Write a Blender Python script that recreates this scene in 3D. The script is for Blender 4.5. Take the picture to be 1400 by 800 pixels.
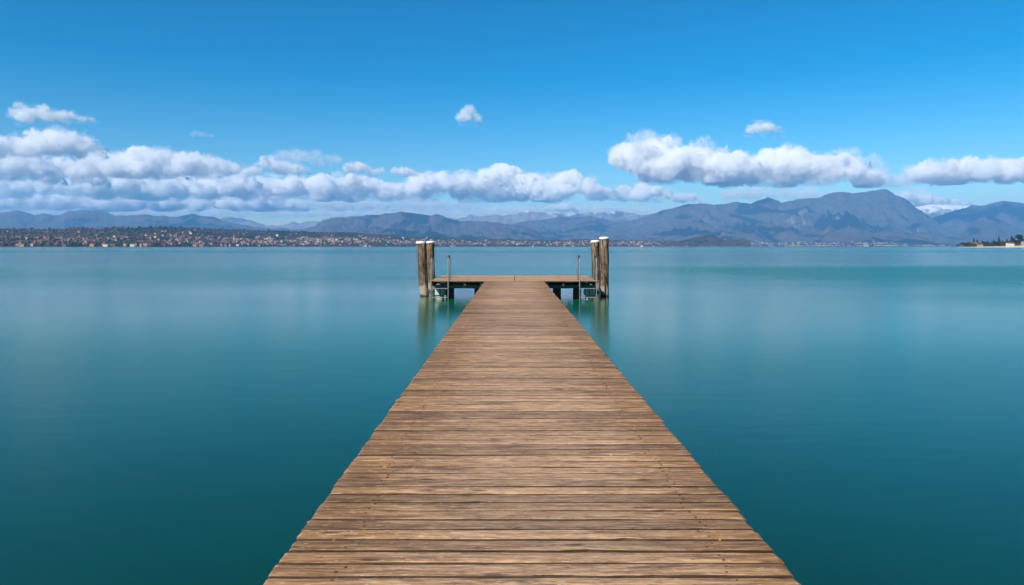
import bpy, bmesh, math, random
import numpy as np
from mathutils import Vector, Matrix

for o in list(bpy.data.objects):
    bpy.data.objects.remove(o, do_unlink=True)
SC = bpy.context.scene
COL = SC.collection
R = math.radians
random.seed(11)
RNG = np.random.default_rng(11)

# ------------------------------------------------------------------ camera
F = 1000.0            # focal length in photograph pixels (photograph 1400 wide)
HOR = 337.0           # row of the horizon in the photograph
CAMZ = 2.04           # lens above the water
cam_data = bpy.data.cameras.new('camera')
cam_data.sensor_width = 36.0
cam_data.lens = 36.0 * F / 1400.0
cam_data.shift_y = -(400.0 - HOR) / 1400.0
cam_data.clip_start = 0.05
cam_data.clip_end = 300000.0
cam = bpy.data.objects.new('camera', cam_data)
cam.location = (0, 0, CAMZ)
cam.rotation_euler = (R(90), 0, 0)
COL.objects.link(cam)
SC.camera = cam

# ------------------------------------------------------------------ sky and sun
SUN_EL = 40.0
SUN_AZ = -140.0        # degrees clockwise from the view direction (+Y): behind, to the left
world = bpy.data.worlds.new('World')
SC.world = world
world.use_nodes = True
wn = world.node_tree.nodes
wl = world.node_tree.links
wn.clear()
wo = wn.new('ShaderNodeOutputWorld')
wb = wn.new('ShaderNodeBackground')
sky = wn.new('ShaderNodeTexSky')
sky.sky_type = 'NISHITA'
sky.sun_disc = False
sky.sun_elevation = R(SUN_EL)
sky.sun_rotation = R(SUN_AZ)
sky.altitude = 100.0
sky.air_density = 1.0
sky.dust_density = 0.3
sky.ozone_density = 3.0
hs = wn.new('ShaderNodeHueSaturation')
hs.inputs['Saturation'].default_value = 1.4
hs.inputs['Hue'].default_value = 0.49
gm = wn.new('ShaderNodeGamma')
gm.inputs['Gamma'].default_value = 1.3
wl.new(sky.outputs[0], gm.inputs['Color'])
wl.new(gm.outputs[0], hs.inputs['Color'])
wl.new(hs.outputs[0], wb.inputs['Color'])
wb.inputs['Strength'].default_value = 0.05
wl.new(wb.outputs[0], wo.inputs['Surface'])

sun_data = bpy.data.lights.new('sun', 'SUN')
sun_data.energy = 5.0
sun_data.angle = R(0.53)
sun_data.color = (1.0, 0.915, 0.79)
sun = bpy.data.objects.new('sun', sun_data)
az, el = R(SUN_AZ), R(SUN_EL)
to_sun = Vector((math.sin(az) * math.cos(el), math.cos(az) * math.cos(el), math.sin(el)))
sun.rotation_euler = to_sun.to_track_quat('Z', 'Y').to_euler()
sun.location = (-20, -15, 30)
COL.objects.link(sun)

SC.view_settings.view_transform = 'Standard'
SC.view_settings.look = 'None'
SC.view_settings.exposure = 0.58
SC.view_settings.gamma = 1.0
SC.view_settings.use_curve_mapping = False
SC.cycles.max_bounces = 16
SC.cycles.diffuse_bounces = 3
SC.cycles.glossy_bounces = 3
SC.cycles.volume_bounces = 14
SC.cycles.transparent_max_bounces = 16
SC.cycles.use_denoising = True
SC.cycles.caustics_reflective = False
SC.cycles.caustics_refractive = False

# ------------------------------------------------------------------ helpers
def tag(o, label=None, cat=None, group=None, kind=None):
    if label: o['label'] = label
    if cat: o['category'] = cat
    if group: o['group'] = group
    if kind: o['kind'] = kind
    return o

def link(name, me, parent=None):
    o = bpy.data.objects.new(name, me)
    COL.objects.link(o)
    if parent is not None:
        o.parent = parent
    return o

def empty(name, loc=(0, 0, 0)):
    o = link(name, None)
    o.empty_display_size = 0.3
    o.location = loc
    return o

def mesh_np(name, verts, faces, mats=(), smooth=False, mat_idx=None):
    verts = np.asarray(verts, dtype=np.float32)
    faces = np.asarray(faces, dtype=np.int32)
    n, k = faces.shape
    me = bpy.data.meshes.new(name)
    me.vertices.add(len(verts))
    me.vertices.foreach_set('co', verts.ravel())
    me.loops.add(n * k)
    me.loops.foreach_set('vertex_index', faces.ravel())
    me.polygons.add(n)
    me.polygons.foreach_set('loop_start', np.arange(0, n * k, k, dtype=np.int32))
    if smooth:
        me.polygons.foreach_set('use_smooth', np.ones(n, dtype=bool))
    for m in mats:
        me.materials.append(m)
    if mat_idx is not None:
        me.polygons.foreach_set('material_index', np.asarray(mat_idx, dtype=np.int32))
    me.update(calc_edges=True)
    me.validate()
    return me

class MB:
    """collects boxes, tubes and lathes into one mesh"""
    def __init__(self):
        self.v, self.f, self.m = [], [], []
    def add(self, vs, fs, mi=0):
        b = len(self.v)
        self.v += [tuple(p) for p in vs]
        self.f += [tuple(b + i for i in f) for f in fs]
        self.m += [mi] * len(fs)
    def box(self, x0, x1, y0, y1, z0, z1, mi=0):
        vs = [(x, y, z) for z in (z0, z1) for y in (y0, y1) for x in (x0, x1)]
        fs = [(0, 2, 3, 1), (4, 5, 7, 6), (0, 1, 5, 4), (2, 6, 7, 3), (0, 4, 6, 2), (1, 3, 7, 5)]
        self.add(vs, fs, mi)
    def tube(self, pts, r, seg=8, mi=0, cap=True):
        pts = [Vector(p) for p in pts]
        rad = r if isinstance(r, (list, tuple)) else [r] * len(pts)
        rings = []
        t0 = (pts[1] - pts[0]).normalized()
        up = Vector((0, 0, 1)) if abs(t0.z) < 0.9 else Vector((1, 0, 0))
        n = t0.cross(up).normalized()
        vs, fs = [], []
        for i, p in enumerate(pts):
            a = pts[max(i - 1, 0)]; b = pts[min(i + 1, len(pts) - 1)]
            t = (b - a).normalized()
            n = (n - t * n.dot(t)).normalized()
            bb = t.cross(n)
            for k in range(seg):
                an = 2 * math.pi * k / seg
                vs.append(p + (n * math.cos(an) + bb * math.sin(an)) * rad[i])
        for i in range(len(pts) - 1):
            for k in range(seg):
                a = i * seg + k; b = i * seg + (k + 1) % seg
                fs.append((a, b, b + seg, a + seg))
        if cap:
            fs.append(tuple(range(seg - 1, -1, -1)))
            fs.append(tuple(range((len(pts) - 1) * seg, len(pts) * seg)))
        self.add(vs, fs, mi)
    def lathe(self, prof, seg=20, c=(0, 0), mi=0):
        vs, fs = [], []
        for (r, z) in prof:
            for k in range(seg):
                a = 2 * math.pi * k / seg
                vs.append((c[0] + r * math.cos(a), c[1] + r * math.sin(a), z))
        for i in range(len(prof) - 1):
            for k in range(seg):
                a = i * seg + k; b = i * seg + (k + 1) % seg
                fs.append((a, b, b + seg, a + seg))
        fs.append(tuple(range(seg - 1, -1, -1)))
        fs.append(tuple(range((len(prof) - 1) * seg, len(prof) * seg)))
        self.add(vs, fs, mi)
    def mesh(self, name, mats, smooth=False):
        me = bpy.data.meshes.new(name)
        me.from_pydata(self.v, [], self.f)
        for m in (mats if isinstance(mats, (list, tuple)) else [mats]):
            me.materials.append(m)
        for p, mi in zip(me.polygons, self.m):
            p.material_index = mi
            p.use_smooth = smooth
        me.update()
        return me
    def build(self, name, mats, parent=None, smooth=False):
        return link(name, self.mesh(name, mats, smooth), parent)

# vectorised gradient noise ------------------------------------------------
def _h(ix, iy, iz, seed):
    n = (ix.astype(np.int64) * 374761393 + iy.astype(np.int64) * 668265263 + iz.astype(np.int64) * 2147483647 + seed * 974711)
    n = (n ^ (n >> 13)) * 1274126177
    n = n ^ (n >> 16)
    return n & 0xffffff

def pn3(x, y, z, seed=0):
    x, y, z = np.broadcast_arrays(np.asarray(x, float), np.asarray(y, float), np.asarray(z, float))
    ix, iy, iz = np.floor(x), np.floor(y), np.floor(z)
    fx, fy, fz = x - ix, y - iy, z - iz
    ux, uy, uz = [t * t * t * (t * (t * 6 - 15) + 10) for t in (fx, fy, fz)]
    out = 0
    for dx in (0, 1):
        for dy in (0, 1):
            for dz in (0, 1):
                h = _h(ix + dx, iy + dy, iz + dz, seed)
                a = (h & 0xfff) / 4096.0 * 2 * np.pi
                b = ((h >> 12) & 0xfff) / 4096.0 * 2 - 1
                s = np.sqrt(1 - b * b)
                g = np.cos(a) * s * (fx - dx) + np.sin(a) * s * (fy - dy) + b * (fz - dz)
                w = (ux if dx else 1 - ux) * (uy if dy else 1 - uy) * (uz if dz else 1 - uz)
                out = out + g * w
    return out * 1.5

def fbm(x, y, z=0.0, oct=4, seed=0, lac=2.03, gain=0.5):
    a, s, out = 1.0, 1.0, 0
    for i in range(oct):
        out = out + a * pn3(x * s, y * s, z * s + 0.37 * i, seed + i)
        a *= gain; s *= lac
    return out

def ridged(x, y, oct=4, seed=0):
    a, s, out, tot = 1.0, 1.0, 0, 0
    for i in range(oct):
        out = out + a * (1 - np.abs(pn3(x * s, y * s, 0.5 + i, seed + i)) * 1.6)
        tot += a
        a *= 0.5; s *= 2.1
    return out / tot

# ------------------------------------------------------------------ materials
class NT:
    def __init__(self, name):
        self.mat = bpy.data.materials.new(name)
        self.mat.use_nodes = True
        self.t = self.mat.node_tree
        self.n = self.t.nodes; self.l = self.t.links
        self.b = self.n.get('Principled BSDF')
    def new(self, ty, **kw):
        nd = self.n.new(ty)
        for k, v in kw.items():
            if k in nd.inputs: nd.inputs[k].default_value = v
            else: setattr(nd, k, v)
        return nd
    def link(self, a, b):
        self.l.new(a, b)
    def val(self, x, sock):
        if isinstance(x, (int, float)): sock.default_value = x
        elif isinstance(x, (tuple, list)):
            sock.default_value = tuple(x) + (1.0,) if len(x) == 3 and sock.type == 'RGBA' else x
        else: self.l.new(x, sock)
    def math(self, op, a, b=0.0, c=None, clamp=False):
        nd = self.n.new('ShaderNodeMath'); nd.operation = op; nd.use_clamp = clamp
        self.val(a, nd.inputs[0]); self.val(b, nd.inputs[1])
        if c is not None: self.val(c, nd.inputs[2])
        return nd.outputs[0]
    def mix(self, fac, a, b, blend='MIX'):
        nd = self.n.new('ShaderNodeMix'); nd.data_type = 'RGBA'; nd.blend_type = blend
        self.val(fac, nd.inputs[0]); self.val(a, nd.inputs[6]); self.val(b, nd.inputs[7])
        return nd.outputs[2]
    def noise(self, vec, scale, detail=4, rough=0.55, dist=0.0):
        nd = self.new('ShaderNodeTexNoise')
        nd.inputs['Scale'].default_value = scale
        nd.inputs['Detail'].default_value = detail
        nd.inputs['Roughness'].default_value = rough
        nd.inputs['Distortion'].default_value = dist
        if vec is not None: self.l.new(vec, nd.inputs['Vector'])
        return nd.outputs['Fac']
    def voro(self, vec, scale, rnd=1.0):
        nd = self.new('ShaderNodeTexVoronoi')
        nd.inputs['Scale'].default_value = scale
        nd.inputs['Randomness'].default_value = rnd
        self.l.new(vec, nd.inputs['Vector'])
        return nd.outputs['Distance']
    def map(self, vec, scale=(1, 1, 1), loc=(0, 0, 0)):
        nd = self.n.new('ShaderNodeMapping')
        nd.inputs['Scale'].default_value = scale
        nd.inputs['Location'].default_value = loc
        self.l.new(vec, nd.inputs['Vector'])
        return nd.outputs[0]
    def ramp(self, fac, stops, interp='LINEAR'):
        nd = self.n.new('ShaderNodeValToRGB')
        cr = nd.color_ramp; cr.interpolation = interp
        while len(cr.elements) < len(stops): cr.elements.new(0.5)
        for e, (p, c) in zip(cr.elements, stops):
            e.position = p
            e.color = (c, c, c, 1) if isinstance(c, (int, float)) else tuple(c) + (1.0,)
        self.l.new(fac, nd.inputs[0])
        return nd.outputs[0]
    def step(self, fac, a, b):
        nd = self.n.new('ShaderNodeMapRange'); nd.interpolation_type = 'SMOOTHSTEP'
        nd.inputs['From Min'].default_value = a; nd.inputs['From Max'].default_value = b
        if b < a:
            nd.inputs['From Min'].default_value = b; nd.inputs['From Max'].default_value = a
            nd.inputs['To Min'].default_value = 1; nd.inputs['To Max'].default_value = 0
        self.l.new(fac, nd.inputs['Value'])
        return nd.outputs[0]
    def coord(self, which='Object'):
        return self.n.new('ShaderNodeTexCoord').outputs[which]
    def pos(self):
        return self.n.new('ShaderNodeNewGeometry').outputs['Position']
    def sep(self, v):
        nd = self.n.new('ShaderNodeSeparateXYZ'); self.l.new(v, nd.inputs[0]); return nd.outputs
    def rand(self):
        return self.n.new('ShaderNodeObjectInfo').outputs['Random']
    def bump(self, h, strength=0.3, dist=0.01):
        nd = self.n.new('ShaderNodeBump')
        nd.inputs['Strength'].default_value = strength
        nd.inputs['Distance'].default_value = dist
        self.l.new(h, nd.inputs['Height'])
        self.l.new(nd.outputs[0], self.b.inputs['Normal'])
    def out(self, color, rough=0.8, spec=0.3, metal=0.0):
        self.val(color, self.b.inputs['Base Color'])
        self.val(rough, self.b.inputs['Roughness'])
        self.val(spec, self.b.inputs['Specular IOR Level'])
        self.val(metal, self.b.inputs['Metallic'])
        return self.mat

def simple(name, col, rough=0.7, spec=0.3, metal=0.0, var=0.25, scale=6.0):
    t = NT(name)
    n = t.noise(t.coord(), scale, 5, 0.6)
    c = t.mix(n, tuple(c * (1 - var) for c in col), tuple(min(1, c * (1 + var)) for c in col))
    t.bump(n, 0.15, 0.01)
    return t.out(c, rough, spec, metal)

def mat_plank(name='weathered_planks', platform=False):
    t = NT(name)
    oc = t.coord('Object')
    rnd = t.rand()
    wp = t.pos()
    # shift every plank to its own piece of grain
    cmb = t.new('ShaderNodeCombineXYZ')
    t.link(t.math('MULTIPLY', rnd, 91.0), cmb.inputs[0])
    t.link(t.math('MULTIPLY', rnd, 37.0), cmb.inputs[1])
    t.link(t.math('MULTIPLY', rnd, 53.0), cmb.inputs[2])
    add = t.new('ShaderNodeVectorMath'); add.operation = 'ADD'
    t.link(wp if platform else oc, add.inputs[0])
    t.link(cmb.outputs[0], add.inputs[1])
    v = add.outputs[0]
    xyz = t.sep(oc)
    grain = t.noise(t.map(v, (2.6, 30, 30)), 1.0, 6, 0.66, 0.9)
    fine = t.noise(t.map(v, (13, 70, 70)), 1.0, 5, 0.7)
    mott = t.noise(t.map(v, (4.0, 14, 14)), 1.0, 7, 0.68)
    large = t.noise(wp, 0.55, 4, 0.55)
    col = t.ramp(grain, [(0.34, (0.070, 0.040, 0.023)), (0.45, (0.22, 0.138, 0.082)),
                         (0.55, (0.38, 0.258, 0.165)), (0.66, (0.66, 0.51, 0.37))])
    # foot wear along the middle of the walkway
    wx = t.math('ABSOLUTE', t.math('ADD', t.sep(wp)[0], -0.12))
    wear = t.math('SUBTRACT', 1.0, t.step(t.math('ADD', wx, t.math('MULTIPLY', t.math('SUBTRACT', mott, 0.5), 0.7)), 0.25, 1.05))
    col = t.mix(0.5 if platform else t.math('MULTIPLY', wear, 0.45), col, t.mix(t.step(fine, 0.35, 0.65), (0.30, 0.215, 0.15), (0.64, 0.50, 0.38)))
    # darker, unworn sides
    side = t.step(wx, 0.55, 1.1)
    col = t.mix(t.math('MULTIPLY', side, 0.0 if platform else 0.62), col, t.mix(grain, (0.10, 0.060, 0.030), (0.40, 0.255, 0.145)))
    # stains
    st = t.step(t.noise(t.map(v, (1.2, 6, 6)), 1.3, 5, 0.65), 0.52, 0.66)
    col = t.mix(t.math('MULTIPLY', st, 0.6), col, (0.085, 0.056, 0.038))
    # dark fibres and cracks
    crack = t.step(t.noise(t.map(v, (1.1, 75, 75)), 1.0, 6, 0.7, 0.3), 0.63, 0.70)
    col = t.mix(t.math('MULTIPLY', crack, 0.75), col, (0.04, 0.024, 0.014))
    # knots
    kd = t.voro(t.map(v, (2.6, 8.5, 3)), 1.0)
    knot = t.math('MULTIPLY', t.step(kd, 0.19, 0.06), t.step(mott, 0.42, 0.50))
    col = t.mix(t.math('MULTIPLY', knot, 0.8), col, (0.055, 0.03, 0.02))
    # chipped pale front edge
    edge = t.math('MULTIPLY', t.step(xyz[1], -0.035, -0.056), t.step(t.noise(t.map(v, (5, 30, 30)), 1.0, 4, 0.6), 0.53, 0.62))
    if not platform:
        col = t.mix(t.math('MULTIPLY', edge, 0.55), col, (0.62, 0.46, 0.31))
    # weathered speckle: raised pale fibres and dark pits
    spk = t.noise(t.map(v, (17, 48, 48)), 1.0, 5, 0.72)
    col = t.mix(t.math('MULTIPLY', t.step(spk, 0.56, 0.66), 0.6), col, (0.62, 0.50, 0.38))
    col = t.mix(t.math('MULTIPLY', t.step(spk, 0.42, 0.32), 0.7), col, (0.06, 0.037, 0.022))
    # steep board faces painted dark, standing in for shade in the gaps
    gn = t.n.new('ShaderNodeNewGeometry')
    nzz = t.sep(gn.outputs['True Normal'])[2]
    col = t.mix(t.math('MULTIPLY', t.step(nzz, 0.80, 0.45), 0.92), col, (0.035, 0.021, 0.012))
    # lichen, mostly away from where people walk
    lic = t.math('MULTIPLY', t.step(t.noise(t.map(v, (22, 38, 38)), 1.0, 3, 0.6), 0.645, 0.70),
                 t.math('MULTIPLY', t.step(wx, 0.3, 0.75), t.step(t.noise(wp, 2.3, 2), 0.52, 0.62)))
    col = t.mix(lic, col, (0.42, 0.29, 0.02))
    # droppings and pale specks
    drop = t.math('MULTIPLY', t.step(t.voro(t.map(v, (9, 16, 9)), 1.0), 0.11, 0.06), t.step(t.noise(wp, 1.7, 2), 0.60, 0.68))
    col = t.mix(drop, col, (0.66, 0.60, 0.52))
    # plank to plank and patch to patch difference
    k = t.math('MULTIPLY', t.math('ADD', 0.68, t.math('MULTIPLY', rnd, 0.52)), t.math('ADD', 0.60, t.math('MULTIPLY', large, 0.76)))
    hv = t.new('ShaderNodeHueSaturation')
    t.link(col, hv.inputs['Color']); t.link(k, hv.inputs['Value'])
    hv.inputs['Saturation'].default_value = 1.20
    tint = t.mix(1.0, col, (1.0, 0.925, 0.87), 'MULTIPLY')
    t.link(tint, hv.inputs['Color'])
    if platform:
        wn_ = t.new('ShaderNodeTexWhiteNoise', noise_dimensions='2D')
        cb = t.new('ShaderNodeCombineXYZ')
        t.link(t.math('FLOOR', t.math('MULTIPLY', t.math('SUBTRACT', t.sep(wp)[1], 27.6), 1 / 0.127)), cb.inputs[0])
        t.link(t.math('GREATER_THAN', t.sep(wp)[0], 0.1), cb.inputs[1])
        t.link(cb.outputs[0], wn_.inputs['Vector'])
        t.link(t.math('MULTIPLY', k, t.math('ADD', 0.72, t.math('MULTIPLY', wn_.outputs['Value'], 0.5))), hv.inputs['Value'])
    h = t.math('ADD', t.math('MULTIPLY', grain, 1.0), t.math('MULTIPLY', fine, 0.5))
    h = t.math('SUBTRACT', h, t.math('MULTIPLY', crack, 0.9))
    h = t.math('SUBTRACT', h, t.math('MULTIPLY', knot, 0.3))
    h = t.math('ADD', h, t.math('MULTIPLY', spk, 0.8))
    t.bump(h, 0.9, 0.007)
    rg = t.math('ADD', 0.48, t.math('MULTIPLY', fine, 0.25))
    return t.out(hv.outputs[0], rg, 0.42)

def mat_pile():
    t = NT('weathered_pile_wood')
    oc = t.coord('Object')
    z = t.sep(oc)[2]
    g = t.noise(t.map(oc, (15, 15, 1.8)), 1.0, 6, 0.68, 0.9)
    f = t.noise(t.map(oc, (70, 70, 7)), 1.0, 4, 0.65)
    b = t.noise(oc, 3.2, 5, 0.6)
    col = t.ramp(g, [(0.40, (0.026, 0.016, 0.010)), (0.51, (0.13, 0.088, 0.058)), (0.66, (0.34, 0.255, 0.18))])
    col = t.mix(t.math('MULTIPLY', t.step(b, 0.52, 0.68), 0.6), col, (0.10, 0.066, 0.04))
    col = t.mix(t.math('MULTIPLY', t.step(f, 0.58, 0.7), 0.6), col, (0.48, 0.37, 0.26))
    # bleached, eroded band above the water, dark weed at the water
    zz = t.math('ADD', z, t.math('MULTIPLY', t.math('SUBTRACT', b, 0.5), 0.35))
    col = t.mix(t.math('MULTIPLY', t.math('MULTIPLY', t.step(zz, 0.50, 0.30), t.step(zz, 0.06, 0.12)), 0.6), col, (0.46, 0.37, 0.27))
    col = t.mix(t.math('MULTIPLY', t.step(zz, 0.10, 0.04), 0.9), col, (0.035, 0.032, 0.014))
    t.bump(t.math('ADD', g, t.math('MULTIPLY', f, 0.4)), 0.9, 0.02)
    return t.out(col, 0.85, 0.2)

def mat_water():
    t = NT('lake_water')
    p = t.pos()
    # bands of wind-ruffled and calm water lying across the lake
    sp = t.sep(p)
    wob = t.math('SUBTRACT', t.noise(t.map(p, (0.006, 0.02, 1)), 1.0, 3, 0.5, 0.5), 0.5)
    wide = t.math('SUBTRACT', t.noise(t.map(p, (0.02, 0.05, 1), (7.3, 2.2, 0)), 1.0, 4, 0.55, 0.6), 0.5)
    lg = t.math('LOGARITHM', t.math('MAXIMUM', sp[1], 2.0), 10.0)
    lg = t.math('ADD', lg, t.math('ADD', t.math('MULTIPLY', wob, 0.30), t.math('MULTIPLY', wide, 0.10)))
    f_ = lambda d: (math.log10(d) - 1.0) / 3.0
    rough = t.ramp(t.math('MULTIPLY', t.math('SUBTRACT', lg, 1.0), 1 / 3.0),
                   [(f_(12), 0.22), (f_(27), 0.16), (f_(34), 0.13), (f_(46), 0.21), (f_(72), 0.21), (f_(90), 0.14), (f_(190), 0.135), (f_(240), 0.24), (f_(400), 0.22), (f_(560), 0.13), (f_(5000), 0.13)])
    rough = t.math('ADD', rough, t.math('MULTIPLY', wide, 0.10))
    # breeze patch out to the right of the pier
    gust = t.math('MULTIPLY', t.step(t.math('ADD', sp[0], t.math('MULTIPLY', wob, 30.0)), 9.0, 22.0), t.math('MULTIPLY', t.step(sp[1], 22.0, 30.0), t.step(sp[1], 95.0, 60.0)))
    rough = t.math('MAXIMUM', t.math('ADD', rough, t.math('MULTIPLY', gust, 0.09)), 0.04)
    # dark weed bed in the shallows by the shore, open turquoise water farther out
    deep = t.mix(t.noise(t.map(p, (0.05, 0.05, 1)), 1.0, 3, 0.5), (0.0008, 0.086, 0.050), (0.0012, 0.104, 0.064))
    weed = t.mix(t.noise(t.map(p, (0.45, 0.6, 1)), 1.0, 4, 0.6, 0.4), (0.0008, 0.026, 0.013), (0.0015, 0.046, 0.026))
    shelf = t.step(t.math('ADD', sp[1], t.math('MULTIPLY', t.math('SUBTRACT', t.noise(t.map(p, (0.12, 0.12, 1)), 1.0, 3, 0.5), 0.5), 5.0)), 3.5, 17.0)
    body = t.mix(shelf, weed, deep)
    rip = t.noise(t.map(p, (0.8, 2.6, 1)), 1.0, 3, 0.5, 0.3)
    t.bump(rip, 0.09, 0.03)
    t.b.inputs['IOR'].default_value = 1.40
    return t.out(body, rough, 0.5)

def mat_land(name, cols, rock=0.0, snow=None, scale=1.0, fields=0.0):
    t = NT(name)
    p = t.pos()
    s = 1.0 / scale
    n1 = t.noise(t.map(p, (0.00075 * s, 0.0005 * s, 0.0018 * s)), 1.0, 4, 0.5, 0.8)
    n2 = t.noise(t.map(p, (0.006 * s, 0.004 * s, 0.010 * s)), 1.0, 6, 0.65)
    col = t.mix(t.step(n2, 0.35, 0.65), cols[0], cols[1])
    col = t.mix(t.math('MULTIPLY', t.step(n1, 0.545, 0.585), 0.9), col, cols[2])  # large patches of the third colour; painted cloud shadow on the wooded mountains
    if rock:
        g = t.n.new('ShaderNodeNewGeometry')
        nz = t.sep(g.outputs['Normal'])[2]
        r1 = t.noise(t.map(p, (0.004 * s, 0.003 * s, 0.0016 * s)), 1.0, 6, 0.7, 0.8)
        rk = t.step(t.math('ADD', t.math('MULTIPLY', t.math('SUBTRACT', 1.0, nz), 0.9), r1), 1.02 - rock, 1.14 - rock)
        col = t.mix(t.math('MULTIPLY', rk, 0.5), col, (0.30, 0.27, 0.25))
    if snow:
        z = t.sep(p)[2]
        zz = t.math('ADD', z, t.math('MULTIPLY', t.math('SUBTRACT', n2, 0.5), 900.0))
        col = t.mix(t.math('MULTIPLY', t.step(zz, snow, snow + 260), 0.95), col, (0.82, 0.84, 0.88))
    t.bump(n2, 1.0, 28.0 * scale)
    return t.out(col, 0.95, 0.05)

M = {}
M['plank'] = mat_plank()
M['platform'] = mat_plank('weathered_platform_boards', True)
M['pile'] = mat_pile()
M['water'] = mat_water()
M['joist'] = simple('dark_joist_timber', (0.06, 0.045, 0.032), 0.9, 0.1, var=0.4)
M['steel'] = simple('grey_blue_painted_steel', (0.13, 0.17, 0.19), 0.55, 0.4, 0.0, 0.2, 3)
M['post'] = simple('dark_wet_timber', (0.03, 0.028, 0.022), 0.75, 0.3, var=0.4)
M['drum'] = None
M['chrome'] = simple('galvanised_tube', (0.22, 0.23, 0.225), 0.55, 0.4, 0.35, 0.25, 30)
M['grip'] = simple('worn_dark_grip', (0.06, 0.04, 0.035), 0.7, 0.3)
M['cap'] = simple('white_painted_cap', (0.78, 0.77, 0.74), 0.5, 0.4, 0, 0.06, 9)
M['nail'] = simple('rusty_nail', (0.10, 0.055, 0.04), 0.6, 0.4, 0.3, 0.4, 60)
M['rope'] = simple('black_rope', (0.02, 0.019, 0.02), 0.8, 0.2)
t = NT('pale_green_steel_with_rust')
oc = t.coord()
ru = t.step(t.noise(t.map(oc, (6, 6, 1.6)), 1.0, 4, 0.6), 0.56, 0.70)
M['drum'] = t.out(t.mix(ru, (0.36, 0.42, 0.37), (0.42, 0.22, 0.05)), 0.6, 0.3)
M['footing'] = simple('pale_wet_concrete', (0.36, 0.30, 0.25), 0.85, 0.2, var=0.3)

# ------------------------------------------------------------------ the lake
def grid_sheet(x0, x1, y0, y1, z):
    return [(x0, y0, z), (x1, y0, z), (x1, y1, z), (x0, y1, z)]
me = mesh_np('lake_water', grid_sheet(-22000, 22000, -3500, 26500, 0), [[0, 1, 2, 3]], [M['water']])
tag(link('lake_water', me), 'calm teal lake stretching to the far shore', kind='structure')

# ------------------------------------------------------------------ mountains and shores
def px_profile(pts, ox, oy, s):
    return [(ox + x / s, oy + y / s) for x, y in pts]

def terrain(name, label, prof, D, front, back, mat, cols=420, rows=70, seed=1, spur=0.45, spur_w=900.0,
            fine=1.2, pw=1.15, shore=None, foot=-1.2, ext=40):
    """a range whose crest follows the skyline prof (photo columns, rows) at distance D (number or list)"""
    prof = sorted(prof)
    px = np.array([p[0] for p in prof]); py = np.array([p[1] for p in prof])
    X0, X1 = px[0], px[-1]
    u = np.linspace(X0, X1, cols)
    if isinstance(D, (int, float)): D = [(X0, D), (X1, D)]
    Dp = np.interp(u, [d[0] for d in D], [d[1] for d in D])
    if isinstance(front, (int, float)): front = [(X0, front), (X1, front)]
    Fp = np.interp(u, [d[0] for d in front], [d[1] for d in front])
    sky_y = np.interp(u, px, py)
    el_ = (HOR - sky_y)
    jag = fine * fbm(u / 9.0, u * 0 + seed * 3.3, 0.2, 5, seed) * np.clip(el_ / 8, 0, 1) / F * Dp
    crest = np.maximum(el_, 0.2) / F * Dp + CAMZ
    nf = int(rows * 0.8); nb = rows - nf
    tt = np.concatenate([np.linspace(0, 1, nf), 1 + np.linspace(0, 1, nb + 1)[1:]])
    U, T = np.meshgrid(u, tt)
    DD = np.where(T <= 1, (Dp - Fp)[None, :] + Fp[None, :] * T, Dp[None, :] + back * (T - 1))
    XX = (U - 700.0) / F * DD
    ker = np.hanning(41); ker /= ker.sum()
    soft = np.convolve(np.pad(crest, 20, mode='edge'), ker, mode='valid')
    fade = np.clip(np.where(T <= 1, T, 2 - T), 0, 1) ** 5
    cr = soft[None, :] * (1 - fade) + (crest + jag)[None, :] * fade
    # spurs running down from the crest
    warp = fbm(XX / (spur_w * 2.2), DD / (spur_w * 3), 0, 3, seed + 20) * spur_w * 0.6
    rg = ridged((XX + warp) / spur_w, DD / (spur_w * 2.6), 5, seed + 40)
    body = np.clip(T, 0, 1) ** pw
    side = np.clip(T, 0, 1)
    k = 4 * side * (1 - side)
    h = cr * (body * (1 - spur * np.clip((1 - rg) * 1.7, 0, 1) * np.sqrt(np.clip(k, 0, 1))) + 0.10 * k * fbm(XX / spur_w * 1.7, DD / spur_w, 3.1, 4, seed + 60))
    rug = ridged(XX / (spur_w * 0.33), DD / (spur_w * 0.5), 4, seed + 80)
    h = h - cr * 0.10 * (1 - rug) * np.clip(k * 2.5, 0, 1) * np.clip(spur * 1.6, 0, 1) * np.clip(T * 4 - 0.4, 0, 1)
    h = np.where(T > 1, cr * (1 - (T - 1)) ** 0.8, h)
    # never rise above the skyline as seen from the pier
    lim = (crest[None, :] - CAMZ) / Dp[None, :] * DD * 0.985 + CAMZ
    h = np.where(T < 1, np.minimum(h, lim), h)
    h = np.maximum(h, foot) if shore is None else h
    h[0, :] = foot
    h[-1, :] = foot
    # run the ends down
    endf = np.clip(np.minimum(U - X0, X1 - U) / ext, 0, 1)
    verts = np.stack([XX, DD, h], -1).reshape(-1, 3)
    r_, c_ = U.shape
    i = np.arange(r_ * c_).reshape(r_, c_)
    faces = np.stack([i[:-1, :-1], i[:-1, 1:], i[1:, 1:], i[1:, :-1]], -1).reshape(-1, 4)
    me = mesh_np(name, verts, faces, [mat], smooth=True)
    o = link(name, me)
    tag(o, label, kind='structure')
    return dict(X=XX, Y=DD, Z=h, u=u, t=tt)

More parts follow.
